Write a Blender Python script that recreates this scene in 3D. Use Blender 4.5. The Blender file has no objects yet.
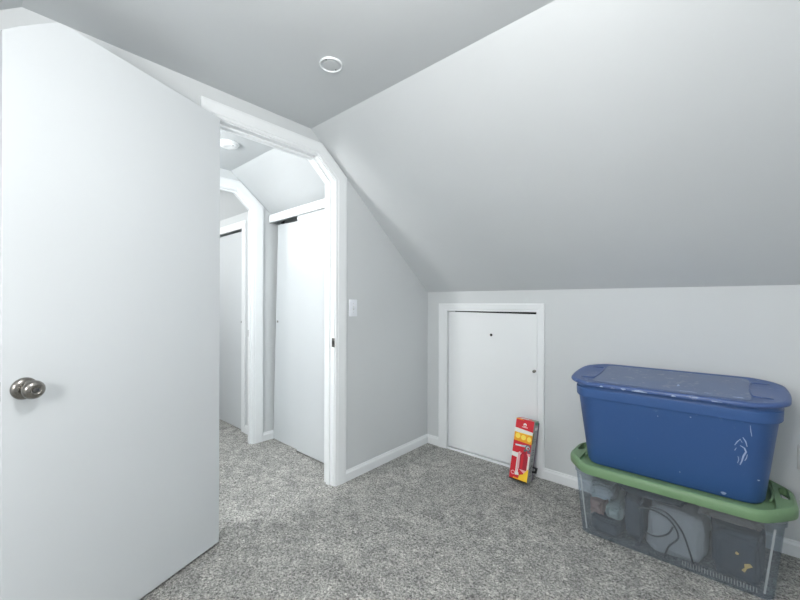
import bpy, bmesh, math, random
from mathutils import Vector, Matrix
random.seed(7)
PI = math.pi
S = bpy.context.scene
COL = S.collection

# ------------------------------------------------------------------ materials
def new_mat(name, col, rough=.6, metal=0., spec=.5):
    m = bpy.data.materials.new(name); m.use_nodes = True
    b = m.node_tree.nodes['Principled BSDF']
    b.inputs['Base Color'].default_value = (*col, 1)
    b.inputs['Roughness'].default_value = rough
    b.inputs['Metallic'].default_value = metal
    b.inputs['Specular IOR Level'].default_value = spec
    return m, m.node_tree.nodes, m.node_tree.links, b

def bumped(name, col, rough, scale, strength, dist=.002, vary=.04, metal=0., spec=.5, stretch=(1,1,1)):
    m, N, L, b = new_mat(name, col, rough, metal, spec)
    tc = N.new('ShaderNodeTexCoord'); mp = N.new('ShaderNodeMapping')
    mp.inputs['Scale'].default_value = stretch
    L.new(tc.outputs['Object'], mp.inputs['Vector'])
    n = N.new('ShaderNodeTexNoise'); n.inputs['Scale'].default_value = scale; n.inputs['Detail'].default_value = 4
    L.new(mp.outputs[0], n.inputs['Vector'])
    bp = N.new('ShaderNodeBump'); bp.inputs['Strength'].default_value = strength; bp.inputs['Distance'].default_value = dist
    L.new(n.outputs['Fac'], bp.inputs['Height']); L.new(bp.outputs[0], b.inputs['Normal'])
    n2 = N.new('ShaderNodeTexNoise'); n2.inputs['Scale'].default_value = 2.3; n2.inputs['Detail'].default_value = 3
    L.new(tc.outputs['Object'], n2.inputs['Vector'])
    r = N.new('ShaderNodeValToRGB')
    r.color_ramp.elements[0].position = .3; r.color_ramp.elements[1].position = .7
    r.color_ramp.elements[0].color = (*[c*(1-vary) for c in col], 1)
    r.color_ramp.elements[1].color = (*[min(1, c*(1+vary)) for c in col], 1)
    L.new(n2.outputs['Fac'], r.inputs['Fac']); L.new(r.outputs[0], b.inputs['Base Color'])
    return m

M = {}
M['wall'] = bumped('grey_wall_paint', (.615,.64,.652), .75, 90, .12, .001, .012, spec=.25)
M['ceil'] = bumped('grey_ceiling_paint', (.585,.61,.625), .8, 60, .15, .001, .012, spec=.2)
M['trim'] = bumped('white_trim_paint', (.80,.825,.84), .38, 30, .05, .001, .008)
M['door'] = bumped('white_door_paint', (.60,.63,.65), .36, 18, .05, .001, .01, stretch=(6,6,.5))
M['plastic_white'] = new_mat('white_plastic', (.85,.87,.88), .35)[0]
M['plate'] = new_mat('white_wall_plate', (.82,.85,.90), .3)[0]
M['outlet'] = new_mat('light_grey_outlet_plate', (.62,.63,.63), .35)[0]
M['dark'] = new_mat('dark_gap', (.02,.02,.02), .8)[0]
M['black'] = new_mat('black_plastic', (.012,.012,.013), .4)[0]
M['screw'] = new_mat('screw_metal', (.25,.25,.25), .4, 1)[0]
M['track'] = new_mat('grey_track_metal', (.42,.44,.45), .45, .6)[0]
m, N, L, b = new_mat('satin_nickel', (.27,.255,.235), .24, 1.); M['nickel'] = m
m, N, L, b = new_mat('added_lamp_glass', (.9,.9,.9), .4)
b.inputs['Emission Color'].default_value = (1,.97,.93,1); b.inputs['Emission Strength'].default_value = 2; M['lamp'] = m  # glow of the added lamps

# carpet: speckled grey frieze pile
m, N, L, b = new_mat('grey_carpet', (.3,.3,.29), .95, 0, .1)
tc = N.new('ShaderNodeTexCoord')
n1 = N.new('ShaderNodeTexNoise'); n1.inputs['Scale'].default_value = 100; n1.inputs['Detail'].default_value = 3; n1.inputs['Roughness'].default_value = .7
n1.inputs['Distortion'].default_value = .8
n2 = N.new('ShaderNodeTexNoise'); n2.inputs['Scale'].default_value = 13; n2.inputs['Distortion'].default_value = 1.2; n2.inputs['Detail'].default_value = 5
n3 = N.new('ShaderNodeTexVoronoi'); n3.inputs['Scale'].default_value = 150
for n in (n1, n2, n3): L.new(tc.outputs['Object'], n.inputs['Vector'])
rp = N.new('ShaderNodeValToRGB')
rp.color_ramp.elements[0].position = .36; rp.color_ramp.elements[0].color = (.17,.17,.165,1)
rp.color_ramp.elements[1].position = .66; rp.color_ramp.elements[1].color = (.76,.755,.725,1)
e = rp.color_ramp.elements.new(.5); e.color = (.43,.427,.41,1)
L.new(n1.outputs['Fac'], rp.inputs['Fac'])
rp2 = N.new('ShaderNodeValToRGB')
rp2.color_ramp.elements[0].position = .35; rp2.color_ramp.elements[0].color = (.74,.74,.74,1)
rp2.color_ramp.elements[1].position = .68; rp2.color_ramp.elements[1].color = (1.18,1.18,1.16,1)
L.new(n2.outputs['Fac'], rp2.inputs['Fac'])
mx = N.new('ShaderNodeMix'); mx.data_type = 'RGBA'; mx.blend_type = 'MULTIPLY'; mx.inputs[0].default_value = 1
L.new(rp.outputs[0], mx.inputs[6]); L.new(rp2.outputs[0], mx.inputs[7]); L.new(mx.outputs[2], b.inputs['Base Color'])
ad = N.new('ShaderNodeMath'); ad.operation = 'ADD'
L.new(n1.outputs['Fac'], ad.inputs[0]); L.new(n3.outputs['Distance'], ad.inputs[1])
bp = N.new('ShaderNodeBump'); bp.inputs['Strength'].default_value = .9; bp.inputs['Distance'].default_value = .008
L.new(ad.outputs[0], bp.inputs['Height']); L.new(bp.outputs[0], b.inputs['Normal'])
M['carpet'] = m

# scuffed coloured plastics
def scuffed(name, col, rough, scuff, amount):
    m, N, L, b = new_mat(name, col, rough)
    tc = N.new('ShaderNodeTexCoord')
    n = N.new('ShaderNodeTexNoise'); n.inputs['Scale'].default_value = 28; n.inputs['Detail'].default_value = 8; n.inputs['Roughness'].default_value = .6
    L.new(tc.outputs['Object'], n.inputs['Vector'])
    r = N.new('ShaderNodeValToRGB')
    r.color_ramp.elements[0].position = amount; r.color_ramp.elements[0].color = (*col, 1)
    r.color_ramp.elements[1].position = amount + .09; r.color_ramp.elements[1].color = (*scuff, 1)
    L.new(n.outputs['Fac'], r.inputs['Fac']); L.new(r.outputs[0], b.inputs['Base Color'])
    n2 = N.new('ShaderNodeTexNoise'); n2.inputs['Scale'].default_value = 350
    L.new(tc.outputs['Object'], n2.inputs['Vector'])
    bp = N.new('ShaderNodeBump'); bp.inputs['Strength'].default_value = .12; bp.inputs['Distance'].default_value = .001
    L.new(n2.outputs['Fac'], bp.inputs['Height']); L.new(bp.outputs[0], b.inputs['Normal'])
    return m
M['blue'] = scuffed('blue_plastic', (.040,.105,.285), .42, (.07,.14,.32), .64)
M['blue_lid'] = scuffed('worn_blue_lid_plastic', (.055,.105,.27), .34, (.16,.21,.36), .60)
M['blue_panel'] = scuffed('dusty_blue_lid_panel', (.125,.17,.29), .42, (.20,.24,.34), .56)
M['dark_blue'] = new_mat('dark_blue_recess', (.02,.045,.13), .5)[0]
M['green'] = scuffed('sage_green_plastic', (.165,.285,.150), .42, (.20,.32,.19), .66)
M['paint'] = new_mat('pale_paint_smear', (.33,.42,.62), .5)[0]
# translucent tote
m, N, L, b = new_mat('cloudy_clear_plastic', (.55,.58,.60), .25)
tr = N.new('ShaderNodeBsdfTransparent'); tr.inputs[0].default_value = (.86,.89,.92,1)
ms = N.new('ShaderNodeMixShader'); ms.inputs[0].default_value = .11
L.new(tr.outputs[0], ms.inputs[1]); L.new(b.outputs[0], ms.inputs[2])
L.new(ms.outputs[0], N['Material Output'].inputs['Surface'])
M['clear'] = m
M['clear_rib'] = m.copy(); M['clear_rib'].name = 'cloudy_clear_rib'
M['clear_rib'].node_tree.nodes[ms.name].inputs[0].default_value = .42
M['bag'] = bumped('dark_slate_fabric', (.028,.046,.068), .8, 25, .3, .004, .08)
M['cloth_grey'] = bumped('grey_fabric', (.36,.37,.38), .85, 45, .5, .004, .08)
M['cloth_beige'] = bumped('taupe_fabric', (.26,.24,.23), .9, 30, .8, .006, .15)
M['cloth_sage'] = bumped('pale_sage_fabric', (.32,.38,.37), .9, 30, .5, .006, .1)
M['bag_white'] = bumped('crumpled_pale_plastic', (.38,.43,.46), .25, 14, 1., .02, .15)
M['cable'] = new_mat('dark_grey_cable', (.035,.04,.047), .5)[0]
M['yellow'] = new_mat('yellow_card', (.85,.60,.22), .6)[0]
M['pink'] = bumped('dusty_pink_fabric', (.34,.23,.21), .9, 30, .6, .006, .1)
# printed box
for k, c in dict(red=(.62,.015,.03), red_dark=(.38,.012,.03), orange=(.85,.36,.01), yellow_p=(.92,.60,.03), amber=(.95,.72,.10),
                 white_p=(.82,.82,.78), pink_p=(.80,.42,.44), grey_p=(.38,.40,.39), grey_d=(.13,.14,.14),
                 green_p=(.05,.32,.16), olive_p=(.16,.20,.05), hose=(.10,.12,.13), steel_p=(.45,.52,.55), purple_p=(.16,.10,.16)).items():
    M[k] = new_mat('print_'+k, c, .35)[0]

# ------------------------------------------------------------------ helpers
def tag(o, label=None, cat=None, group=None, kind=None):
    if label: o['label'] = label
    if cat: o['category'] = cat
    if group: o['group'] = group
    if kind: o['kind'] = kind
    return o
def empty(name, loc=(0,0,0), rot=(0,0,0)):
    o = bpy.data.objects.new(name, None); COL.objects.link(o)
    o.location = loc; o.rotation_euler = rot; o.empty_display_size = .05
    return o
def obj(name, bm, mats, parent=None, smooth=False, bevel=0, seg=2, recalc=True, angle=35):
    if recalc: bmesh.ops.recalc_face_normals(bm, faces=bm.faces[:])
    me = bpy.data.meshes.new(name); bm.to_mesh(me); bm.free()
    if not isinstance(mats, (list, tuple)): mats = [mats]
    for m in mats: me.materials.append(m)
    o = bpy.data.objects.new(name, me); COL.objects.link(o)
    if parent: o.parent = parent
    if bevel:
        md = o.modifiers.new('bevel', 'BEVEL'); md.width = bevel; md.segments = seg; md.limit_method = 'ANGLE'; md.angle_limit = math.radians(30)
        md.harden_normals = False
    if smooth or bevel:
        for p in me.polygons: p.use_smooth = True
        try: me.set_sharp_from_angle(angle=math.radians(angle))
        except Exception: pass
    return o
def box(bm, x0, x1, y0, y1, z0, z1, mi=0):
    vs = [bm.verts.new((x, y, z)) for z in (z0, z1) for x, y in ((x0,y0),(x1,y0),(x1,y1),(x0,y1))]
    for f in ((3,2,1,0),(4,5,6,7),(0,1,5,4),(1,2,6,5),(2,3,7,6),(3,0,4,7)):
        fc = bm.faces.new([vs[i] for i in f]); fc.material_index = mi
def prism(bm, pts, axis, a, b, mi=0):
    """polygon pts (two coords) extruded along axis (0,1,2) between a and b"""
    def P(p, v):
        return {0:(v,p[0],p[1]), 1:(p[0],v,p[1]), 2:(p[0],p[1],v)}[axis]
    A = [bm.verts.new(P(p, a)) for p in pts]; B = [bm.verts.new(P(p, b)) for p in pts]
    n = len(pts)
    fs = [bm.faces.new(A[::-1]), bm.faces.new(B)]
    for i in range(n): fs.append(bm.faces.new((A[i], A[(i+1)%n], B[(i+1)%n], B[i])))
    for f in fs: f.material_index = mi
def loft(bm, rings, cap0=True, cap1=True, closed=True, mi=0):
    R = [[bm.verts.new(p) for p in r] for r in rings]
    for a, b in zip(R[:-1], R[1:]):
        n = len(a)
        for i in range(n if closed else n-1):
            f = bm.faces.new((a[i], a[(i+1)%n], b[(i+1)%n], b[i])); f.material_index = mi
    if cap0: bm.faces.new(R[0][::-1]).material_index = mi
    if cap1: bm.faces.new(R[-1]).material_index = mi
    return R
def lathe(bm, prof, n=32, mat=None, mi=0):
    """prof (radius, height) round local z; mat places it"""
    mat = mat or Matrix()
    rings = [[mat @ Vector((max(r,1e-5)*math.cos(2*PI*i/n), max(r,1e-5)*math.sin(2*PI*i/n), h)) for i in range(n)] for r, h in prof]
    loft(bm, rings, mi=mi)
def tube(bm, pts, r, n=8, mi=0):
    pts = [Vector(p) for p in pts]; rings = []
    for i, p in enumerate(pts):
        t = (pts[min(i+1, len(pts)-1)] - pts[max(i-1, 0)]).normalized()
        a = t.orthogonal().normalized() if i == 0 else (prev - t*prev.dot(t)).normalized()
        prev = a; c = t.cross(a)
        rings.append([p + r*(math.cos(2*PI*k/n)*a + math.sin(2*PI*k/n)*c) for k in range(n)])
    loft(bm, rings, mi=mi)
def catmull(P, k=8):
    P = [Vector(p) for p in P]; out = []
    for i in range(len(P)-1):
        p0, p1, p2, p3 = P[max(i-1,0)], P[i], P[i+1], P[min(i+2,len(P)-1)]
        for j in range(k):
            t = j/k
            out.append(.5*((2*p1)+(p2-p0)*t+(2*p0-5*p1+4*p2-p3)*t*t+(3*p1-p0-3*p2+p3)*t**3))
    out.append(P[-1]); return out
def rrect(w, d, r, bow=0., n=7, dense=8, cx=0., cy=0.):
    """rounded rectangle, x length w, y depth d; ends bowed outwards"""
    pts = []
    for sx, sy, a0 in ((1,-1,-PI/2),(1,1,0),(-1,1,PI/2),(-1,-1,PI)):
        for i in range(n+1):
            a = a0 + PI/2*i/n
            pts.append((sx*(w/2-r)+r*math.cos(a), sy*(d/2-r)+r*math.sin(a)))
    out = []
    for i, p in enumerate(pts):
        q = pts[(i+1) % len(pts)]
        out.append(p)
        if math.dist(p, q) > .06:
            for k in range(1, dense): out.append((p[0]+(q[0]-p[0])*k/dense, p[1]+(q[1]-p[1])*k/dense))
    res = []
    for x, y in out:
        b = bow*(1-min(1,(2*y/d))**2)*(abs(x)/(w/2))**6
        res.append((x + (b if x > 0 else -b) + cx, y + cy))
    return res
def plate(bm, outline, holes, z0, z1, mi=0):
    """flat slab with holes"""
    b2 = bmesh.new(); edges = []
    for loop in [outline]+list(holes):
        vs = [b2.verts.new((x, y, z0)) for x, y in loop]
        edges += [b2.edges.new((vs[i], vs[(i+1)%len(vs)])) for i in range(len(vs))]
    bmesh.ops.triangle_fill(b2, use_beauty=True, use_dissolve=False, edges=edges)
    r = bmesh.ops.extrude_face_region(b2, geom=b2.faces[:])
    for v in r['geom']:
        if isinstance(v, bmesh.types.BMVert): v.co.z = z1
    # keep the first layer too
    me = bpy.data.meshes.new('tmp'); b2.to_mesh(me); b2.free()
    k = len(bm.faces); bm.from_mesh(me); bpy.data.meshes.remove(me)
    bm.faces.ensure_lookup_table()
    for f in bm.faces[k:]: f.material_index = mi
def patch(bm, pts, fn, mi=0, th=.0006):
    """thin print / paint patch: 2D outline mapped by fn(u,v,offset)"""
    A = [bm.verts.new(fn(u, v, 0)) for u, v in pts]; B = [bm.verts.new(fn(u, v, th)) for u, v in pts]
    n = len(pts); fs = [bm.faces.new(B)]
    for i in range(n): fs.append(bm.faces.new((A[i], A[(i+1)%n], B[(i+1)%n], B[i])))
    for f in fs: f.material_index = mi
def ribbon(path, w):
    """outline of a tapering stroke"""
    L, R = [], []
    for i, p in enumerate(path):
        a = Vector(path[max(i-1,0)]); b_ = Vector(path[min(i+1,len(path)-1)]); t = (b_-a).normalized(); nrm = Vector((-t.y, t.x))
        k = w*(.35+.65*math.sin(PI*(i+.4)/(len(path)-.2)))
        L.append(tuple(Vector(p)+nrm*k/2)); R.append(tuple(Vector(p)-nrm*k/2))
    return L+R[::-1]
def struct(o, label, cat): return tag(o, label, cat, kind='structure')

# ------------------------------------------------------------------ room shell
ZC, ZK = 2.238, 1.28                 # flat ceiling, knee wall height
YR, YL = -1.205, -2.442              # creases
YN = YL - 1.205                      # opposite knee wall
X0, X1 = -3.2, 3.2
bm = bmesh.new(); box(bm, X0-.12, X1+.12, YN-.12, .9, -.1, 0)
struct(obj('floor', bm, M['carpet']), 'speckled grey shag carpet covering the whole floor', 'floor')
T = .12
bm = bmesh.new(); box(bm, X0-.12, X1+.12, YL, YR, ZC, ZC+T)
struct(obj('ceiling', bm, M['ceil']), 'flat grey painted ceiling strip between the two slopes', 'ceiling')
bm = bmesh.new(); prism(bm, [(YR,ZC),(0.12,ZK-.0954),(0.12,ZK+T),(YR,ZC+T)], 0, X0-.12, X1+.12)
for v in bm.verts:
    if v.co.y > 0: v.co.z -= .0045*v.co.x
struct(obj('ceiling_right', bm, M['ceil']), 'grey sloped attic ceiling rising from the low wall with the small door', 'ceiling')
bm = bmesh.new(); prism(bm, [(YL,ZC),(YL,ZC+T),(YN-.12,ZK+T),(YN-.12,ZK-.0954)], 0, X0-.12, X1+.12)
struct(obj('ceiling_left', bm, M['ceil']), 'grey sloped attic ceiling on the opposite side, behind the open door', 'ceiling')

# doorway profile (y,z): straight jambs, flat head, one corner cut to follow the slope
YH, YJ = -1.775, -1.025
inner = [(YH,0),(YH,2.088),(-1.158,2.088),(YJ,1.966),(YJ,0)]
rough = [(YH-.016,0),(YH-.016,2.104),(-1.151,2.104),(YJ+.016,1.973),(YJ+.016,0)]
outer = [(-1.838,0),(-1.838,2.168),(-1.131,2.168),(-.932,2.004),(-.932,0)]
def gable(name, x0, x1, label):
    ye = -.9
    ze = ZK + (ZC-ZK)/(-YR)*.9
    poly = [(ye,0),(ye,ze),(YR,ZC),(YL,ZC),(YN,ZK),(YN,0)] + [(y,z) for y,z in rough]
    bm = bmesh.new(); prism(bm, poly, 0, x0, x1)
    q = .028 if x1 == 0 else 0       # the last stretch runs slightly out of square
    loft(bm, [[(x0,ye,0),(x1,ye,0),(x1,ye,ze),(x0,ye,ze)], [(x0-q,-.0001,0),(x1-q,-.0001,0),(x1-q,-.0001,ZK),(x0-q,-.0001,ZK)]])
    return struct(obj(name, bm, M['wall']), label, 'wall')
gable('wall_left', -.098, 0, 'grey gable wall with the open doorway to the hall')
gable('wall_hall', -1.16, -1.09, 'grey wall at the far end of the hall, with the second doorway')

# low knee wall with hatch opening
hx0, hx1, hz1 = .165, .922, 1.135
bm = bmesh.new()
prism(bm, [(X0-.12,0),(X0-.12,ZK),(X1+.12,ZK),(X1+.12,0),(hx1,0),(hx1,hz1),(hx0,hz1),(hx0,0)], 1, 0, .12)
struct(obj('wall_right', bm, M['wall']), 'low grey wall under the slope, behind the storage totes', 'wall')
bm = bmesh.new(); box(bm, X0-.12, X1+.12, YN-.12, YN, 0, ZK)
struct(obj('wall_near', bm, M['wall']), 'low grey wall under the opposite slope, behind the camera', 'wall')
gp = [(-.0001,0),(-.0001,ZK),(YR,ZC),(YL,ZC),(YN,ZK),(YN,0)]
bm = bmesh.new(); prism(bm, gp, 0, X1, X1+.12)
struct(obj('wall_back', bm, M['wall']), 'plain grey gable wall closing the room at the right', 'wall')
bm = bmesh.new(); prism(bm, gp, 0, X0-.12, X0)
struct(obj('wall_far', bm, M['wall']), 'plain grey gable wall at the end of the far room', 'wall')
# crawl space behind the hatch
bm = bmesh.new(); box(bm, 0, 1.1, .78, .84, 0, 1.2); box(bm, -.02, .04, .12, .84, 0, 1.2); box(bm, 1.06, 1.12, .12, .84, 0, 1.2); box(bm, 0, 1.1, .12, .84, 1.18, 1.24)
struct(obj('wall_crawlspace', bm, M['dark']), 'dark crawl space behind the small access door', 'wall')

# closet front wall in the far room
fy = -.925; k = (ZC-ZK)/(-YR)
fz = ZK - k*fy
bm = bmesh.new()
prism(bm, [(-1.16,0),(-1.16,fz),(X0,fz),(X0,0),(-2.62,0),(-2.62,1.87),(-1.47,1.87),(-1.47,0)], 1, fy, fy+.08)
struct(obj('wall_closet', bm, M['wall']), 'grey wall around the closet of the far room', 'wall')

# hall end walls (behind the open door)
bm = bmesh.new()
hz = ZK + k*(-2.95-YN)
prism(bm, [(-1.09,0),(-.098,0),(-.098,hz),(-1.09,hz)], 1, -3.03, -2.95)
struct(obj('wall_stair', bm, M['wall']), 'grey wall closing the hall behind the open door', 'wall')

# ------------------------------------------------------------------ baseboards
def bbprof(bm, a, b, axis, face, sgn, h=.072, t=.013):
    """moulded baseboard running along axis from a to b, standing out from face in direction sgn"""
    pr = [(0,0),(t,0),(t,h*.72),(t*.55,h*.86),(t*.5,h*.96),(t*.3,h),(0,h)]
    if axis == 1:   # along y, profile in x
        def P(p, v): return (face+sgn*p[0], v, p[1])
    else:
        def P(p, v): return (v, face+sgn*p[0], p[1])
    loft(bm, [[P(p, a) for p in pr], [P(p, b) for p in pr]])
bm = bmesh.new(); bbprof(bm, -.932, -.011, 1, 0, 1)
for v in bm.verts:
    if v.co.y > -.5: v.co.x -= .0275
struct(obj('baseboard_left', bm, M['trim']), 'white baseboard between the doorway and the corner', 'baseboard')
bm = bmesh.new(); bbprof(bm, -.028, .1, 0, 0, -1); bbprof(bm, .967, X1, 0, 0, -1)
struct(obj('baseboard_right', bm, M['trim']), 'white baseboard along the low wall behind the totes', 'baseboard')
bm = bmesh.new(); bbprof(bm, YN, -1.838, 1, 0, 1)
struct(obj('baseboard_near', bm, M['trim']), 'white baseboard behind the open door', 'baseboard')
bm = bmesh.new(); bbprof(bm, -.932, -.83, 1, -1.09, 1)
struct(obj('baseboard_hall', bm, M['trim']), 'short white baseboard between hall doorway and closet', 'baseboard')
bm = bmesh.new(); bbprof(bm, -1.40, -1.175, 0, fy, -1)
struct(obj('baseboard_far', bm, M['trim']), 'white baseboard stub beside the far closet', 'baseboard')
bm = bmesh.new(); bbprof(bm, -2.95, -1.838, 1, -1.09, 1)
struct(obj('baseboard_stair', bm, M['trim']), 'white baseboard of the hall hidden by the open door', 'baseboard')

# ------------------------------------------------------------------ door casings
def lerp_ring(t):   # between inner (0) and outer (1)
    return [(a[0]+(b[0]-a[0])*t, a[1]+(b[1]-a[1])*t) for a, b in zip(inner, outer)]
def casing_mesh(bm, xf, s):
    """moulded casing on face x=xf standing out in direction s"""
    prof = [(.06,0),(.06,.009),(.18,.012),(.24,.009),(.30,.013),(.86,.0165),(1,.0145),(1,0)]
    rows = []
    for t, h in prof:
        rows.append([(xf+s*h, y, z) for y, z in lerp_ring(t)])
    loft(bm, rows, cap0=False, cap1=False, closed=False)
    n = len(inner)
    for e in (0, n-1):     # feet
        bm.faces.new([bm.verts.new(r[e]) for r in rows])
def jamb_mesh(bm, xa, xb):
    n = len(inner)
    for i in range(n-1):
        q = [inner[i], inner[i+1], rough[i+1], rough[i]]
        prism(bm, q, 0, xa, xb)
def stop_mesh(bm, xa, xb, t=.011):
    ins = [(YH+t,0),(YH+t,2.088-t),(-1.158-.004,2.088-t),(YJ-t,1.966-.006),(YJ-t,0)]
    for i in range(len(inner)-1):
        prism(bm, [inner[i], inner[i+1], ins[i+1], ins[i]], 0, xa, xb)
def doorway(name, xa, xb, label, strike):
    r = empty(name, (0,0,0)); struct(r, label, 'door frame')
    bm = bmesh.new(); casing_mesh(bm, xb, 1); obj('casing', bm, M['trim'], r)
    bm = bmesh.new(); casing_mesh(bm, xa, -1); obj('casing', bm, M['trim'], r)
    bm = bmesh.new(); jamb_mesh(bm, xa, xb); obj('jamb', bm, M['trim'], r)
    bm = bmesh.new(); stop_mesh(bm, strike[2], strike[3]); obj('door_stop', bm, M['trim'], r)
    x, z = strike[:2]
    bm = bmesh.new(); y = YJ
    box(bm, x-.014, x+.014, y-.0016, y+.001, z-.029, z+.029)
    o = obj('strike_plate', bm, M['nickel'], r, bevel=.003); o['label'] = 'small metal strike plate on the jamb'
    bm = bmesh.new(); box(bm, x-.007, x+.006, y-.0022, y, z-.012, z+.012); h = obj('latch_hole', bm, M['dark'], o)
    return r
doorway('trim_1', -.098, 0, 'white casing and jamb of the room doorway with one cut-off corner', (-.008,.925,-.068,-.036))
doorway('trim_2', -1.16, -1.09, 'white casing of the second doorway at the end of the hall', (-1.142,.925,-1.130,-1.108))

# closet header in the hall
bm = bmesh.new()
box(bm, -1.066, -.099, -.886, -.868, 1.872, 1.938)
r = obj('trim_3', bm, M['trim'], bevel=.002); struct(r, 'white header board above the sliding closet doors in the hall', 'trim')
bm = bmesh.new(); box(bm, -1.088, -.099, -.868, -.79, 1.905, 1.938)
box(bm, -1.088, -.099, -.835, -.833, 1.880, 1.906); box(bm, -1.088, -.099, -.822, -.819, 1.880, 1.906); box(bm, -1.088,-.099,-.795,-.790,1.875,1.906)
obj('sliding_track', bm, M['track'], r)
bm = bmesh.new(); box(bm, -.99, -.955, -.815, -.805, 1.862, 1.90)
obj('roller', bm, M['black'], r)
bm = bmesh.new(); box(bm, -.672, -.648, -.868, -.80, 0, .012); obj('floor_guide', bm, M['screw'], r, bevel=.002)
# sliding doors
def slide_door(name, x0, x1, y, z0, z1, tilt, label, pull):
    w = x1-x0; h = z1-z0
    r = empty(name, (x0, y, z0)); r.rotation_euler = (0, tilt, 0); struct(r, label, 'closet door')
    bm = bmesh.new(); box(bm, 0, w, -.014, .014, 0, h); obj('door_panel', bm, M['door'], r, bevel=.0015)
    if pull:
        px, pz = pull
        bm = bmesh.new(); mt = Matrix.Translation((px-x0, -.014, pz)) @ Matrix.Rotation(PI/2, 4, 'X')
        lathe(bm, [(.010,0),(.0105,.0015),(.0085,.002),(.007,.0005),(0,.0003)], 20, mt)
        o = obj('finger_pull', bm, M['nickel'], r, smooth=True); o['label'] = 'round dark finger pull'
    return r
slide_door('door_3', -.668, -.105, -.868+.030, .012, 1.874, 0, 'white sliding closet door in the hall, the nearer panel', None).location.y = -.8525
d4 = slide_door('door_4', -1.082, -.60, -.818, .004, 1.856, math.radians(2.1), 'white sliding closet door in the hall, leaning panel next to the wall', (-1.052, 1.02))
# far closet door and frame
bm = bmesh.new()
prism(bm, [(-2.69,0),(-2.69,1.938),(-1.40,1.938),(-1.40,0),(-1.462,0),(-1.462,1.868),(-2.628,1.868),(-2.628,0)], 1, fy-.014, fy-.0005)
r = obj('trim_5', bm, M['trim'], bevel=.003); struct(r, 'white frame around the closet door of the far room', 'trim')
slide_door('door_5', -2.05, -1.482, fy+.02, .006, 1.848, 0, 'white closet door seen through the second doorway', (-1.50, 1.0))
slide_door('door_6', -2.61, -2.02, fy+.055, .006, 1.848, 0, 'white closet door hidden behind the far room doorway', None)

# ------------------------------------------------------------------ the open room door
D0 = Vector((.045,-1.762,0)); dd = Vector((.357,-.934,0)).normalized(); nn = Vector((-dd.y, dd.x, 0))
# local frame: x along the door to the latch, y out of the room face, z up
door = empty('door_1', (D0.x, D0.y, 0), (0,0,math.atan2(dd.y, dd.x)))
struct(door, 'white flat door with one cut-off top corner, standing open at the left', 'door')
W = .789; TH = .033
pts = [(0,.012),(W,.012),(W,1.968)]
c0 = Vector((W,1.968)); c1 = Vector((.668,2.082)); 
pts += [(.750,2.004),(.702,2.046),(.676,2.067),(.661,2.078),(.645,2.085),(.628,2.088),(.60,2.0885)]
pts += [(0,2.078)]
bm = bmesh.new(); prism(bm, pts, 1, -TH, 0)
obj('door_panel', bm, M['door'], door, bevel=.0015)
# local +y must point into the room
kn = empty('door_knob', (.738, 0, .913)); kn.parent = door
kn['label'] = 'satin nickel round door knob with rose'
rot = Matrix.Rotation(-PI/2, 4, 'X')
bm = bmesh.new(); lathe(bm, [(.033,0),(.0335,.003),(.032,.007),(.027,.011),(.019,.014),(.014,.0145)], 40, rot); rose = obj('rose', bm, M['nickel'], kn, smooth=True, angle=60)
bm = bmesh.new(); lathe(bm, [(.013,.012),(.0125,.026),(.015,.031),(.021,.036),(.0265,.043),(.0278,.050),(.0265,.056),(.021,.061),(.0135,.0635),(.0125,.0622),(.008,.0618),(.0075,.0632),(.0035,.0637),(0,.0637)], 40, rot)
obj('knob', bm, M['nickel'], kn, smooth=True, angle=60)
bm = bmesh.new(); box(bm, W-.0005, W+.0015, -.028, -.005, .885, .941); obj('latch_plate', bm, M['nickel'], door, bevel=.001)
bm = bmesh.new(); lathe(bm, [(.033,0),(.032,.006),(.014,.009),(.013,.012),(.024,.020),(.0265,.027),(.021,.032),(0,.034)], 32, Matrix.Translation((.738,-TH,.913)) @ Matrix.Rotation(PI/2, 4, 'X'))
obj('rear_knob', bm, M['nickel'], door, smooth=True, angle=60)
for z in (.25, 1.05, 1.85):
    bm = bmesh.new(); lathe(bm, [(0,-.045),(.005,-.045),(.005,.045),(0,.045)], 12, Matrix.Translation((-.006, -.028, z)))
    obj('hinge', bm, M['nickel'], door, smooth=True)

# ------------------------------------------------------------------ small access door (hatch)
r = empty('trim_6', (0,0,0)); struct(r, 'white moulded casing around the small access door', 'door frame')
ho = [(.097,0),(.097,1.183),(.967,1.183),(.967,0)]
hi = [(.176,0),(.176,1.122),(.912,1.122),(.912,0)]
rows = []
for t, h in [(0,0),(0,.010),(.12,.013),(.2,.009),(.28,.013),(.85,.0165),(1,.014),(1,0)]:
    rows.append([(a[0]+(b_[0]-a[0])*t, -h, a[1]+(b_[1]-a[1])*t) for a, b_ in zip(hi, ho)])
bm = bmesh.new(); loft(bm, rows, cap0=False, cap1=False, closed=False)
for e in (0, 3): bm.faces.new([bm.verts.new(q[e]) for q in rows])
obj('casing', bm, M['trim'], r)
bm = bmesh.new()
box(bm, hx0, .176, 0, .11, 0, hz1); box(bm, .912, hx1, 0, .11, 0, hz1); box(bm, .176, .912, 0, .11, 1.122, hz1)
obj('jamb', bm, M['trim'], r)
bm = bmesh.new(); box(bm, .176, .912, -.004, .10, 0, .016); obj('threshold', bm, M['trim'], r, bevel=.002)
h = empty('door_2', (0,0,0)); struct(h, 'small white access door in the low wall', 'door')
bm = bmesh.new(); prism(bm, [(.184,.024),(.9095,.024),(.9095,1.107),(.184,1.116)], 1, .004, .034)
obj('door_panel', bm, M['trim'], h, bevel=.002)
bm = bmesh.new(); lathe(bm, [(.010,0),(.0105,.0015),(.009,.002),(.0085,.001),(0,.001)], 20, Matrix.Translation((.566,.004,.947)) @ Matrix.Rotation(PI/2,4,'X'))
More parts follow.
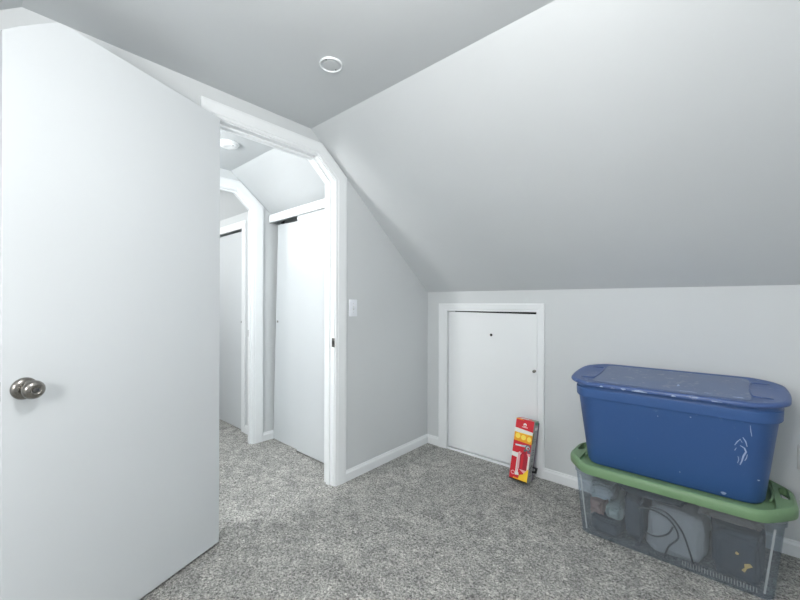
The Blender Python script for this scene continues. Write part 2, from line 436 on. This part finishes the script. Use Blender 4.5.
o = obj('peephole', bm, M['black'], h, smooth=True); o['label'] = 'small black hole in the door'
bm = bmesh.new(); lathe(bm, [(.008,0),(.0085,.002),(.005,.004),(.0045,.012),(.009,.017),(.0105,.022),(.009,.026),(.004,.0275),(0,.028)], 24, Matrix.Translation((.899,.004,.717)) @ Matrix.Rotation(PI/2,4,'X'))
o = obj('knob', bm, M['nickel'], h, smooth=True, angle=50); o['label'] = 'tiny round metal knob'

# ------------------------------------------------------------------ switch, outlet
def wall_plate(bm, mt, w=.070, hh=.115):
    rings = []
    for s, d in ((1,0),(1,.003),(.93,.0055)):
        rings.append([mt @ Vector((x*s if s == 1 else x-.0025*(1 if x > 0 else -1), y if s == 1 else y-.0025*(1 if y > 0 else -1), d)) for x, y in rrect(w, hh, .005, n=4)])
    loft(bm, rings)
sw = empty('light_switch', (-.001,-.865,1.148), (PI/2,0,PI/2))
tag(sw, 'white toggle light switch plate on the grey wall beside the doorway', 'light switch')
bm = bmesh.new(); wall_plate(bm, Matrix()); obj('cover_plate', bm, M['plate'], sw, smooth=True, angle=40)
bm = bmesh.new(); box(bm, -.006,.006,-.012,.012,.005,.0065); obj('toggle_slot', bm, M['outlet'], sw)
bm = bmesh.new(); mt = Matrix.Translation((0,.002,.008)) @ Matrix.Rotation(math.radians(25),4,'X'); 
b0 = bmesh.new(); box(b0, -.0035,.0035,-.006,.006,-.006,.010); b0.transform(mt); obj('toggle', b0, M['plate'], sw, bevel=.001); bm.free()
for yy in (-.030, .030):
    bm = bmesh.new(); lathe(bm, [(.0028,.005),(.0028,.0062),(.001,.0066),(0,.0066)], 12, Matrix.Translation((0,yy,0))); obj('screw', bm, M['outlet'], sw)
ou = empty('wall_outlet', (2.178,0,.465), (PI/2,0,0))
tag(ou, 'pale outlet plate on the low wall right of the totes, cut by the photo edge', 'outlet')
bm = bmesh.new(); wall_plate(bm, Matrix(), .070, .118); obj('cover_plate', bm, M['outlet'], ou, smooth=True, angle=40)
for yy in (-.02, .02):
    bm = bmesh.new(); lathe(bm, [(.0165,.005),(.0165,.007),(.0155,.0075),(0,.0075)], 24, Matrix.Translation((0,yy,0)))
    s_ = obj('socket', bm, M['outlet'], ou, smooth=True)
    bm = bmesh.new(); box(bm, -.0075,-.0055,yy-.001,yy+.007,.0074,.0078); box(bm, .0055,.0075,yy-.001,yy+.007,.0074,.0078); obj('slot', bm, M['dark'], s_)

# ------------------------------------------------------------------ ceiling fittings
cp = empty('ceiling_cover', (.581,-1.507,ZC), (PI,0,1.9))
tag(cp, 'round white cover with a raised ring on the room ceiling', 'ceiling cover')
bm = bmesh.new(); lathe(bm, [(.050,0),(.051,.003),(.0497,.0075),(.0475,.0085),(.0455,.0065),(.045,.002),(.0445,.0005)], 48); obj('ring', bm, M['trim'], cp, smooth=True, angle=50)
bm = bmesh.new(); lathe(bm, [(.0445,.0005),(.0445,.003),(.033,.0035),(.032,.006),(.012,.0065),(0,.0065)], 48); obj('centre_disc', bm, M['ceil'], cp, smooth=True, angle=40)
for s in (-1, 1):
    bm = bmesh.new(); lathe(bm, [(.0035,.004),(.0035,.0065),(0,.007)], 12, Matrix.Translation((s*.0385,0,-.001))); obj('screw', bm, M['screw'], cp)
sd = empty('smoke_detector', (-.585,-1.445,ZC), (PI,0,0))
tag(sd, 'round white smoke detector on the hall ceiling, beyond the doorway', 'smoke detector')
bm = bmesh.new(); lathe(bm, [(.064,0),(.066,.004),(.062,.008),(.058,.010),(.058,.016),(.050,.022),(.022,.025),(.020,.024),(0,.024)], 40); obj('housing', bm, M['plastic_white'], sd, smooth=True, angle=40)
bm = bmesh.new(); lathe(bm, [(.004,.020),(.004,.0255),(0,.026)], 10, Matrix.Translation((.040,-.012,0))); obj('indicator', bm, M['black'], sd)

def added_ceiling_lamp(loc, label, watts, rad, drop=.16):  # unseen fixtures added to carry the light, none in view
    r = empty('added_ceiling_lamp', (loc[0], loc[1], ZC), (PI,0,0)); tag(r, label, 'ceiling lamp')
    bm = bmesh.new(); lathe(bm, [(.15,0),(.152,.012),(.145,.02),(.13,.022)], 40); obj('base', bm, M['plastic_white'], r, smooth=True)
    bm = bmesh.new(); lathe(bm, [(.13,.02),(.135,.035),(.12,.06),(.08,.08),(.03,.088),(0,.089)], 40); g = obj('glass_shade', bm, M['lamp'], r, smooth=True)
    l = bpy.data.lights.new('added_bulb', 'POINT'); l.shadow_soft_size = rad; l.energy = watts; l.color = (1,.985,.965)
    lo = bpy.data.objects.new('added_bulb', l); COL.objects.link(lo); lo.parent = r; lo.location = (0,0,drop)
    return r
added_ceiling_lamp((1.55,-2.16), 'added frosted dome lamp on the room ceiling, out of view', 29, .12, .2)  # added as a room light, position follows the shadows
added_ceiling_lamp((-.34,-2.40), 'added frosted dome lamp on the hall ceiling, out of view', 31, .10, .33)  # added hall light, set to throw the streak across the slope
added_ceiling_lamp((-2.1,-1.9), 'added frosted dome lamp on the far room ceiling, out of view', 17, .12, .3)  # added to light the far room

fl = empty('added_floor_lamp', (1.50,-3.20,0)); tag(fl, 'added white globe lamp behind the camera, unseen fill light', 'floor lamp')  # added fill lamp out of view, evens out the room light
bm = bmesh.new(); lathe(bm, [(.13,0),(.132,.012),(.12,.02),(.02,.028)], 40); obj('base', bm, M['plastic_white'], fl, smooth=True)
bm = bmesh.new(); lathe(bm, [(.012,.02),(.012,1.24),(.02,1.26)], 20); obj('pole', bm, M['plastic_white'], fl, smooth=True)
bm = bmesh.new(); lathe(bm, [(.10*math.sin(PI*i/20), 1.35-.10*math.cos(PI*i/20)) for i in range(21)], 32); obj('globe_shade', bm, M['lamp'], fl, smooth=True, angle=180)
l = bpy.data.lights.new('added_bulb', 'POINT'); l.shadow_soft_size = .13; l.energy = 80; l.color = (1,.985,.965)
lo = bpy.data.objects.new('added_bulb', l); COL.objects.link(lo); lo.parent = fl; lo.location = (0,0,1.35)

# ------------------------------------------------------------------ clear tote with green lid
ct = empty('storage_tote', (1.686, -.260, 0))
tag(ct, 'clear storage tote with a green lid on the carpet, underneath the blue tote', 'storage tote')
def body_ring(w, d, r, z, cy=0): return [(x, y+cy, z) for x, y in rrect(w, d, r, n=6, dense=6)]
bm = bmesh.new()
secs = [(.700,.405,.035,.001),(.712,.416,.035,.006),(.716,.420,.035,.02),(.774,.430,.045,.300),(.788,.438,.05,.306),(.790,.440,.05,.322)]
loft(bm, [body_ring(*s) for s in secs], cap1=False)
o = obj('tub', bm, M['clear'], ct, smooth=True, angle=50)
sol = o.modifiers.new('wall', 'SOLIDIFY'); sol.thickness = .0025; sol.offset = -1
o['label'] = 'cloudy see-through plastic tub'
# moulded ribs at the corners and foot
for sx in (-1, 1):
    bm = bmesh.new()
    for dx in (.026,):
        xb, xt = sx*(.352-dx), sx*(.382-dx)
        yb, yt = -.2104, -.2152
        w = .0035
        loft(bm, [[(xb-w,yb,.03),(xb+w,yb,.03),(xb+w,yb-.003,.03),(xb-w,yb-.003,.03)],[(xt-w,yt,.298),(xt+w,yt,.298),(xt+w,yt-.003,.298),(xt-w,yt-.003,.298)]])
    obj('corner_rib', bm, M['clear_rib'], ct)
bm = bmesh.new()
for i in range(26):
    x = .065 + i*.0095
    box(bm, x, x+.003, -.213, -.210, .022, .042)
obj('foot_ribs', bm, M['clear_rib'], ct)
# lid
LW, LD = .880, .478
def oct_ring(i):
    w, d = LW/2-i, LD/2-i
    cx_, cy_ = .105, .135
    raw = [(-w+cx_-i*.3,-d),(w-cx_+i*.3,-d),(w,-d+cy_),(w,d-cy_),(w-cx_+i*.3,d),(-w+cx_-i*.3,d),(-w,d-cy_),(-w,-d+cy_)]
    out = []
    n = len(raw)
    for q in range(n):     # round each corner
        p0, p, p1 = Vector(raw[q-1]), Vector(raw[q]), Vector(raw[(q+1)%n])
        a = p + (p0-p).normalized()*.045; b_ = p + (p1-p).normalized()*.045
        for t in (0,.2,.4,.6,.8,1): 
            v = a.lerp(p,t).lerp(p.lerp(b_,t),t); out.append((v.x, v.y))
    return out
def slot(cx, cy, w, l, n=8):
    out = []
    for s, a0 in ((1,0),(-1,PI)):
        for i in range(n+1):
            a = a0 + PI*i/n; out.append((cx+w/2*math.cos(a), cy+s*(l/2-w/2)+w/2*math.sin(a)))
    return out
holes = [slot(-.405,.035,.030,.125), slot(.405,.035,.030,.125)]
lid = empty('lid', (-.007,-.002,0)); lid.parent = ct; lid['label'] = 'sage green plastic lid with slotted grip ends'
bm = bmesh.new()
inner_rec = rrect(.742,.402,.06, n=6, dense=4)
R = [[(x,y,z) for x,y in oct_ring(i)] for i, z in ((.008,.316),(.001,.317),(0,.322),(0,.345),(.003,.354),(.012,.360))]
loft(bm, R, cap0=False, cap1=False)
plate(bm, oct_ring(.012), [inner_rec]+holes, .351, .359)
loft(bm, [[(x,y,.359) for x,y in inner_rec], [(x*.992,y*.988,.345) for x,y in inner_rec]], cap0=False, cap1=True)
for hl in holes:   # collars of the grip slots
    loft(bm, [[(x,y,.359) for x,y in hl],[(x,y,.330) for x,y in hl]], cap0=False, cap1=False)
    c = sum(p[0] for p in hl)/len(hl); cy2 = sum(p[1] for p in hl)/len(hl)
    big = [(c+(x-c)*1.5, cy2+(y-cy2)*1.12) for x, y in hl]
bmesh.ops.remove_doubles(bm, verts=bm.verts[:], dist=.0002)
obj('lid_panel', bm, M['green'], lid, smooth=True, angle=40)
for s in (-1, 1):      # raised arc inside each end
    bm = bmesh.new()
    arc = [(s*(.352+.014*math.cos(a)), .10*math.sin(a)+.01, .3575) for a in [(-1+2*i/16)*1.3 for i in range(17)]]
    tube(bm, arc, .005, 8)
    obj('lid_ridge', bm, M['green'], lid, smooth=True)

# contents of the clear tote, each thing on its own
from mathutils import noise
def lump(name, bb, mat, label, cat, seed, amp=.10, freq=1.6, fold=0., ex=.36):
    """irregular soft bundle filling the box bb"""
    x0, x1, y0, y1, z0, z1 = bb
    bm = bmesh.new(); bmesh.ops.create_icosphere(bm, subdivisions=5, radius=1)
    for v in bm.verts:
        c = v.co.copy()
        q = Vector([math.copysign(abs(a)**ex, a) for a in c])
        d = noise.fractal(c*freq+Vector((seed*3.1,seed,0)), 1., 2., 4)*amp
        f = fold*abs(math.sin((c.x*3+c.z*4+noise.noise(c*1.7+Vector((seed,0,0)))*3)*2.2))
        v.co = q*(.9+d+f*.10)
    lo = [min(v.co[k] for v in bm.verts) for k in range(3)]; hi = [max(v.co[k] for v in bm.verts) for k in range(3)]
    tgt = [(x0,x1),(y0,y1),(z0,z1)]; c0 = Vector(((x0+x1)/2,(y0+y1)/2,z0))
    for v in bm.verts:
        v.co = Vector([tgt[k][0]+(v.co[k]-lo[k])/(hi[k]-lo[k])*(tgt[k][1]-tgt[k][0]) for k in range(3)])-c0
    o = obj(name, bm, mat, smooth=True, angle=180); o.location = c0
    return tag(o, label, cat)
lump('fabric_bag', (1.842,2.022,-.440,-.10,.006,.228), M['bag'], 'dark slate fabric bag at the right end inside the clear tote', 'bag', 2, .14, 1.2)
lump('folded_cloth', (1.603,1.838,-.436,-.22,.006,.232), M['cloth_grey'], 'smooth grey cloth bundle under the cable loops inside the clear tote', 'cloth', 5, .12, 1.0, ex=.4)
lump('dark_pouch', (1.512,1.600,-.440,-.12,.006,.240), M['bag'], 'dark slate pouch left of the cable loops inside the clear tote', 'pouch', 9, .16, 1.4)
lump('sage_cloth', (1.432,1.508,-.436,-.15,.085,.160), M['cloth_sage'], 'pale sage folded cloth at the left inside the clear tote', 'cloth', 4, .2, 2.2, fold=1)
lump('plastic_bag', (1.345,1.470,-.436,-.15,.168,.246), M['bag_white'], 'crumpled pale plastic bag high at the left end of the clear tote', 'plastic bag', 11, .3, 3, fold=1)
lump('pink_cloth', (1.350,1.428,-.436,-.15,.085,.160), M['pink'], 'dusty pink cloth at the left end inside the clear tote', 'cloth', 12, .25, 2.6, fold=1)
lump('navy_cloth', (1.356,1.508,-.440,-.12,.006,.078), M['bag'], 'dark flat cloth on the bottom left inside the clear tote', 'cloth', 21, .12, 1.8)
lump('taupe_cloth', (1.790,2.030,-.440,-.10,.240,.292), M['cloth_beige'], 'taupe crumpled cloth on top at the right inside the clear tote', 'cloth', 15, .2, 3, fold=1)
lump('slate_cloth', (1.475,1.780,-.440,-.10,.250,.300), M['bag'], 'dark cloth stuffed under the green lid of the clear tote', 'cloth', 17, .12, 1.4)
def cable(pts, label, r=.0038):
    bm = bmesh.new(); tube(bm, catmull(pts, 10), r, 8)
    return tag(obj('cable', bm, M['cable'], smooth=True), label, 'cable')
yf = -.4415
cable([(1.575,yf-.004,.205),(1.63,yf-.006,.215),(1.70,yf-.008,.195),(1.735,yf-.007,.13),(1.70,yf-.004,.07),(1.685,yf,.02)], 'dark cable curving down to the left over the grey bundle')
cable([(1.625,yf-.006,.225),(1.69,yf-.008,.222),(1.745,yf-.009,.165),(1.775,yf-.006,.08),(1.79,yf,.018)], 'dark cable running down to the right over the grey bundle')
cable([(1.60,yf-.002,.10),(1.65,yf-.004,.095),(1.695,yf-.006,.125),(1.715,yf-.007,.165)], 'short dark cable bent across the grey bundle')
def chip(pts, loc, label):
    bm = bmesh.new(); prism(bm, pts, 1, -.001, .001)
    o = obj('paper_scrap', bm, M['yellow']); o.location = loc
    return tag(o, label, 'scrap')
chip([(0,0),(.008,-.004),(.013,.003),(.004,.010)], (1.925,-.449,.140), 'tiny yellow scrap against the dark bag in the clear tote')
chip([(0,0),(.010,.014),(.008,.028),(.026,.036),(.034,.026),(.018,.014),(.010,-.006)], (1.945,-.449,.080), 'larger yellow scrap against the dark bag in the clear tote')

# ------------------------------------------------------------------ blue tote
bt = empty('storage_tote', (1.678, -.243, .3455), (math.radians(-.0),0,0))
bt.rotation_euler = (math.radians(3.0),0,0)
bt.location.z = .3455 + .19*math.sin(math.radians(3.0))
tag(bt, 'blue lidded storage tote stacked on the green lid', 'storage tote')
def bring(w, d, r, z, bow=0., cy=0.): return [(x, y+cy, z) for x, y in rrect(w, d, r, bow, n=8, dense=8)]
bm = bmesh.new()
secs = [(.640,.315,.05,.0,0),(.672,.345,.065,.004,0),(.686,.358,.07,.018,0),(.748,.402,.08,.348,.010),(.752,.406,.08,.352,.010),
        (.762,.414,.085,.353,.012),(.768,.418,.09,.358,.014),(.768,.416,.09,.398,.016),(.760,.408,.09,.402,.016),(.756,.404,.09,.416,.016),(.750,.40,.09,.418,.016)]
loft(bm, [bring(s[0],s[1],s[2],s[3],s[4]) for s in secs], cap1=True)
obj('tub', bm, M['blue'], bt, smooth=True, angle=40)
# lid
lidb = empty('lid', (-.004,0,.431), (math.radians(2.6),0,0)); lidb.parent = bt; lidb['label'] = 'worn lighter blue lid with a recessed dusty panel'
bm = bmesh.new()
b_ = .030
secs = [(.780,.438,.105,.000,b_),(.790,.446,.11,-.002,b_),(.793,.448,.11,.000,b_),(.793,.448,.11,.0075,b_),(.788,.444,.11,.0125,b_),(.776,.434,.11,.0155,b_),(.760,.420,.10,.0165,b_),(.744,.404,.095,.0135,b_)]
loft(bm, [bring(*s[:4], s[4]) for s in secs], cap0=False, cap1=True)
obj('lid_rim', bm, M['blue_lid'], lidb, smooth=True, angle=50)
bm = bmesh.new()
loft(bm, [bring(.600,.372,.03,.0125), bring(.600,.372,.03,.0148), bring(.592,.364,.03,.0156)], cap0=False)
o = obj('lid_panel', bm, M['blue_panel'], lidb, smooth=True, angle=40)
for s in (-1, 1):
    bm = bmesh.new()
    U = [(s*x, y) for x, y in [(.295,-.105),(.335,-.105),(.352,-.10),(.362,-.085),(.362,.085),(.352,.10),(.335,.105),(.295,.105)]]
    tube(bm, catmull([(s*.360,-.115,.0135),(s*.318,-.115,.0145),(s*.304,-.095,.0155),(s*.298,0,.0160),(s*.304,.095,.0155),(s*.318,.115,.0145),(s*.360,.115,.0135)], 8), .0035, 8)
    obj('latch_ridge', bm, M['blue_lid'], lidb, smooth=True)
    for y in (-.115, .115):
        bm = bmesh.new(); b3 = slot(0,0,.020,.05); b3 = [(s*.345+p[1]*1., y+p[0]*.8) for p in b3]
        prism(bm, b3, 2, .010, .0143); obj('latch_slot', bm, M['dark_blue'], lidb)
LIDMARKS = [(-.085,-.2240,.0040,.030,.0040),(.045,-.2240,.0040,.008,.0040),(-.245,-.2240,.0040,.007,.0035),(-.150,-.2240,.0045,.010,.0040),(.19,-.2240,.0045,.018,.0018),
            (-.330,-.165,.0150,.008,.006),(.095,-.163,.0157,.028,.0030),(.262,-.160,.0157,.018,.0060),(.050,-.080,.0157,.005,.016),(.16,-.150,.0157,.012,.002)]
# paint smears on the front face
def front(u, v, o_):      # u along x, v height on the tub front
    t = (v-.018)/(.348-.018); d = .179+(.201-.179)*t
    return (u, -d-.0003-o_, v)
for path, w in [([(.245,.245),(.253,.262),(.262,.275),(.268,.262)], .006), ([(.262,.248),(.275,.240),(.280,.225),(.272,.205),(.268,.185),(.262,.165)], .009),
                ([(.270,.285),(.279,.268),(.283,.248)], .006), ([(.255,.200),(.258,.185),(.254,.170)], .004), ([(.292,.340),(.294,.315),(.297,.295)], .004),
                ([(.250,.235),(.245,.222)], .004), ([(.284,.215),(.281,.198),(.276,.186)], .005)]:
    bm = bmesh.new(); patch(bm, ribbon(path, w*.65), front)
    o = obj('paint_smear', bm, M['paint'], bt); o['label'] = 'pale dried paint smear on the blue front'
for u, v, s in [(.318,.115,.004),(.210,.022,.009),(.10,.335,.003),(.06,.07,.0025),(-.02,.315,.0025)]:
    bm = bmesh.new()
    patch(bm, [(u+s*math.cos(a)*(1+.3*math.sin(3*a)), v+s*.7*math.sin(a)) for a in [2*PI*i/10 for i in range(10)]], front)
    obj('paint_speck', bm, M['paint'], bt)
for u, y, z, l, w in LIDMARKS:
    n_ = 12; bm = bmesh.new(); side = z < .009
    vs = []
    for a in [2*PI*i/n_ for i in range(n_)]:
        wob = 1+.25*math.sin(3*a+u*40)
        if side: vs.append(bm.verts.new((u+l*math.cos(a)*wob, y-.0006, z+w*math.sin(a)*wob)))
        else: vs.append(bm.verts.new((u+l*math.cos(a)*wob, y+w*math.sin(a)*wob, z)))
    f = bm.faces.new(vs)
    r_ = bmesh.ops.extrude_face_region(bm, geom=[f])
    for v in r_['geom']:
        if isinstance(v, bmesh.types.BMVert): v.co += Vector((0,-.0006,0)) if side else Vector((0,0,.0005))
    o = obj('lid_scuff', bm, M['paint'], lidb)

# ------------------------------------------------------------------ fire extinguisher carton leaning in the hatch corner
bx = empty('extinguisher_carton', (.8086,-.2038,.0270))
bx.rotation_mode = 'YXZ'
rz, rx, ry = .0643, -.1908, .0599
bx.rotation_mode = 'QUATERNION'
bx.rotation_quaternion = (Matrix.Rotation(rz,3,'Z') @ Matrix.Rotation(rx,3,'X') @ Matrix.Rotation(ry,3,'Y')).to_quaternion()
tag(bx, 'red and yellow fire extinguisher carton leaning against the small door', 'carton')
BW, BD, BH = .119, .105, .392
bm = bmesh.new(); box(bm, 0, BW, 0, BD-.016, 0, BH); obj('carton', bm, M['grey_p'], bx, bevel=.0015)
bm = bmesh.new(); box(bm, .002, BW+.003, BD-.016, BD-.002, .004, BH-.012); o = obj('back_tray', bm, M['purple_p'], bx, bevel=.002); o['label'] = 'dark backing of the carton'
F = lambda u, v, o_: (u*BW, -.0003-o_, v*BH)
def pr(name, shapes, fn, th=.0004, label=None):
    mats = []; bm = bmesh.new()
    for i, (mk, pts) in enumerate(shapes):
        if M[mk] not in mats: mats.append(M[mk])
        patch(bm, pts, (lambda a: (lambda u, v, o_: fn(u, v, o_+a)))(i*.00006), mats.index(M[mk]), th)
    o = obj(name, bm, mats, bx)
    if label: o['label'] = label
    return o
R4 = lambda a, b_, c, d: [(a,c),(b_,c),(b_,d),(a,d)]
circ = lambda cx, cy, rx_, ry_, n=16: [(cx+rx_*math.cos(2*PI*i/n), cy+ry_*math.sin(2*PI*i/n)) for i in range(n)]
pr('front_print', [
    ('red', R4(0,1,0,1)),
    ('orange', [(0,.985),(.45,.985),(.30,1),(0,1)]),
    ('white_p', [(0,.845),(1,.82),(1,.755),(0,.765)]),
    ('white_p', circ(.52,.915,.09,.028)), ('red', circ(.52,.905,.05,.012)), ('pink_p', R4(.36,.68,.866,.884)),
    ('orange', [(0,.775),(1,.765),(1,.62),(0,.635)]),
    ('amber', circ(.20,.715,.14,.042)), ('amber', circ(.52,.705,.14,.042)), ('amber', circ(.84,.695,.12,.042)),
    ('yellow_p', R4(.05,.98,.762,.772)),
    # hose, handle and gauge
    ('steel_p', [(.12,.575),(.55,.585),(.80,.60),(.80,.565),(.55,.555),(.12,.548)]),
    ('white_p', [(.14,.568),(.45,.575),(.45,.562),(.14,.556)]),
    ('hose', circ(.83,.555,.15,.052)), ('steel_p', circ(.83,.555,.10,.032)), ('red_dark', circ(.85,.55,.05,.018)),
    # white label ground
    ('white_p', [(0,.445),(.30,.44),(.44,.47),(.44,.09),(.30,.08),(.30,.365),(0,.375)]),
    ('pink_p', [(.34,.45),(.98,.47),(.98,.10),(.44,.20),(.34,.12)]),
    ('white_p', [(.90,.43),(1,.43),(1,.22),(.92,.22)]),
    # red cylinder
    ('red_dark', [(.48,.19),(.46,.41),(.54,.455),(.62,.475),(.62,.525),(.76,.525),(.76,.475),(.84,.45),(.90,.405),(.88,.19)]),
    ('red', [(.54,.20),(.53,.41),(.60,.45),(.66,.44),(.66,.20)]),
    ('hose', R4(.62,.76,.49,.525)),
    ('purple_p', R4(.82,1,.475,.505)),
    ('red', R4(0,.30,.04,.36)), ('pink_p', circ(.18,.11,.12,.033)), ('red', circ(.18,.11,.08,.02)),
    # amber corner
    ('orange', [(.22,0),(1,0),(1,.035),(.22,.045)]),
    ('white_p', [(.34,.09),(.52,.09),(.48,.13),(.40,.15)]),
    ('yellow_p', [(.50,.03),(1,.02),(1,.22),(.94,.215),(.72,.12),(.55,.10)]),
    ('black', R4(0,1,0,.018)),
], F, label='printed red front with yellow band and extinguisher picture')
G = lambda u, v, o_: (BW+.0003+o_, u*(BD-.016), v*BH)
pr('side_print', [
    ('grey_p', R4(0,1,0,1)),
    ('green_p', [(.30,.94),(1,.93),(1,.985),(.2,.99)]),
    ('olive_p', [(0,.62),(.30,.64),(.30,.83),(0,.80)]),
    ('grey_d', circ(.55,.36,.22,.03)), ('grey_p', circ(.55,.36,.12,.018)),
    ('grey_d', [(.2,.20),(.75,.27),(.65,.29),(.15,.23)]), ('grey_d', circ(.45,.18,.2,.022)), ('grey_p', circ(.45,.18,.11,.012)),
    ('grey_d', R4(.25,.80,.44,.452)), ('grey_d', R4(.35,.75,.48,.49)), ('grey_d', R4(.3,.7,.52,.53)),
    ('grey_d', R4(.35,.85,.66,.668)), ('grey_d', R4(.40,.8,.70,.708)), ('grey_d', R4(.3,.8,.10,.112)),
    ('white_p', R4(.3,.9,.85,.90)),
], G, label='grey printed side of the carton')
Tt = lambda u, v, o_: (u*BW, v*(BD-.016), BH+.0003+o_)
pr('top_print', [('red', R4(0,1,0,1)), ('white_p', R4(.15,.6,.2,.6)), ('green_p', R4(.75,1,.3,1))], Tt)
bm = bmesh.new(); prism(bm, [(BW-.01,.055),(BW+.028,.060),(BW+.030,.094),(BW-.01,.098),(BW-.01,.088),(BW+.018,.086),(BW+.018,.072),(BW-.01,.068)], 1, BD-.03, BD-.012)
o = obj('clip', bm, M['black'], bx, bevel=.002); o['label'] = 'small black plastic clip low on the carton'

# ------------------------------------------------------------------ camera
cam = bpy.data.cameras.new('camera'); co = bpy.data.objects.new('camera', cam); COL.objects.link(co)
cam.sensor_width = 36; cam.lens = 374.23/800*36; cam.shift_y = 4.84/800; cam.clip_start = .02
co.matrix_world = Matrix.Translation((1.9153,-2.5425,1.17)) @ Matrix.Rotation(.7266,4,'Z') @ Matrix.Rotation(PI/2,4,'X') @ Matrix.Rotation(.0031,4,'Z')
S.camera = co
# ------------------------------------------------------------------ world + view
w = bpy.data.worlds.new('world'); S.world = w; w.use_nodes = True
w.node_tree.nodes['Background'].inputs[0].default_value = (.6,.65,.7,1); w.node_tree.nodes['Background'].inputs[1].default_value = .2
S.view_settings.view_transform = 'Standard'; S.view_settings.look = 'None'; S.view_settings.exposure = .40; S.view_settings.gamma = 1
S.cycles.max_bounces = 12; S.cycles.diffuse_bounces = 8; S.cycles.transparent_max_bounces = 16
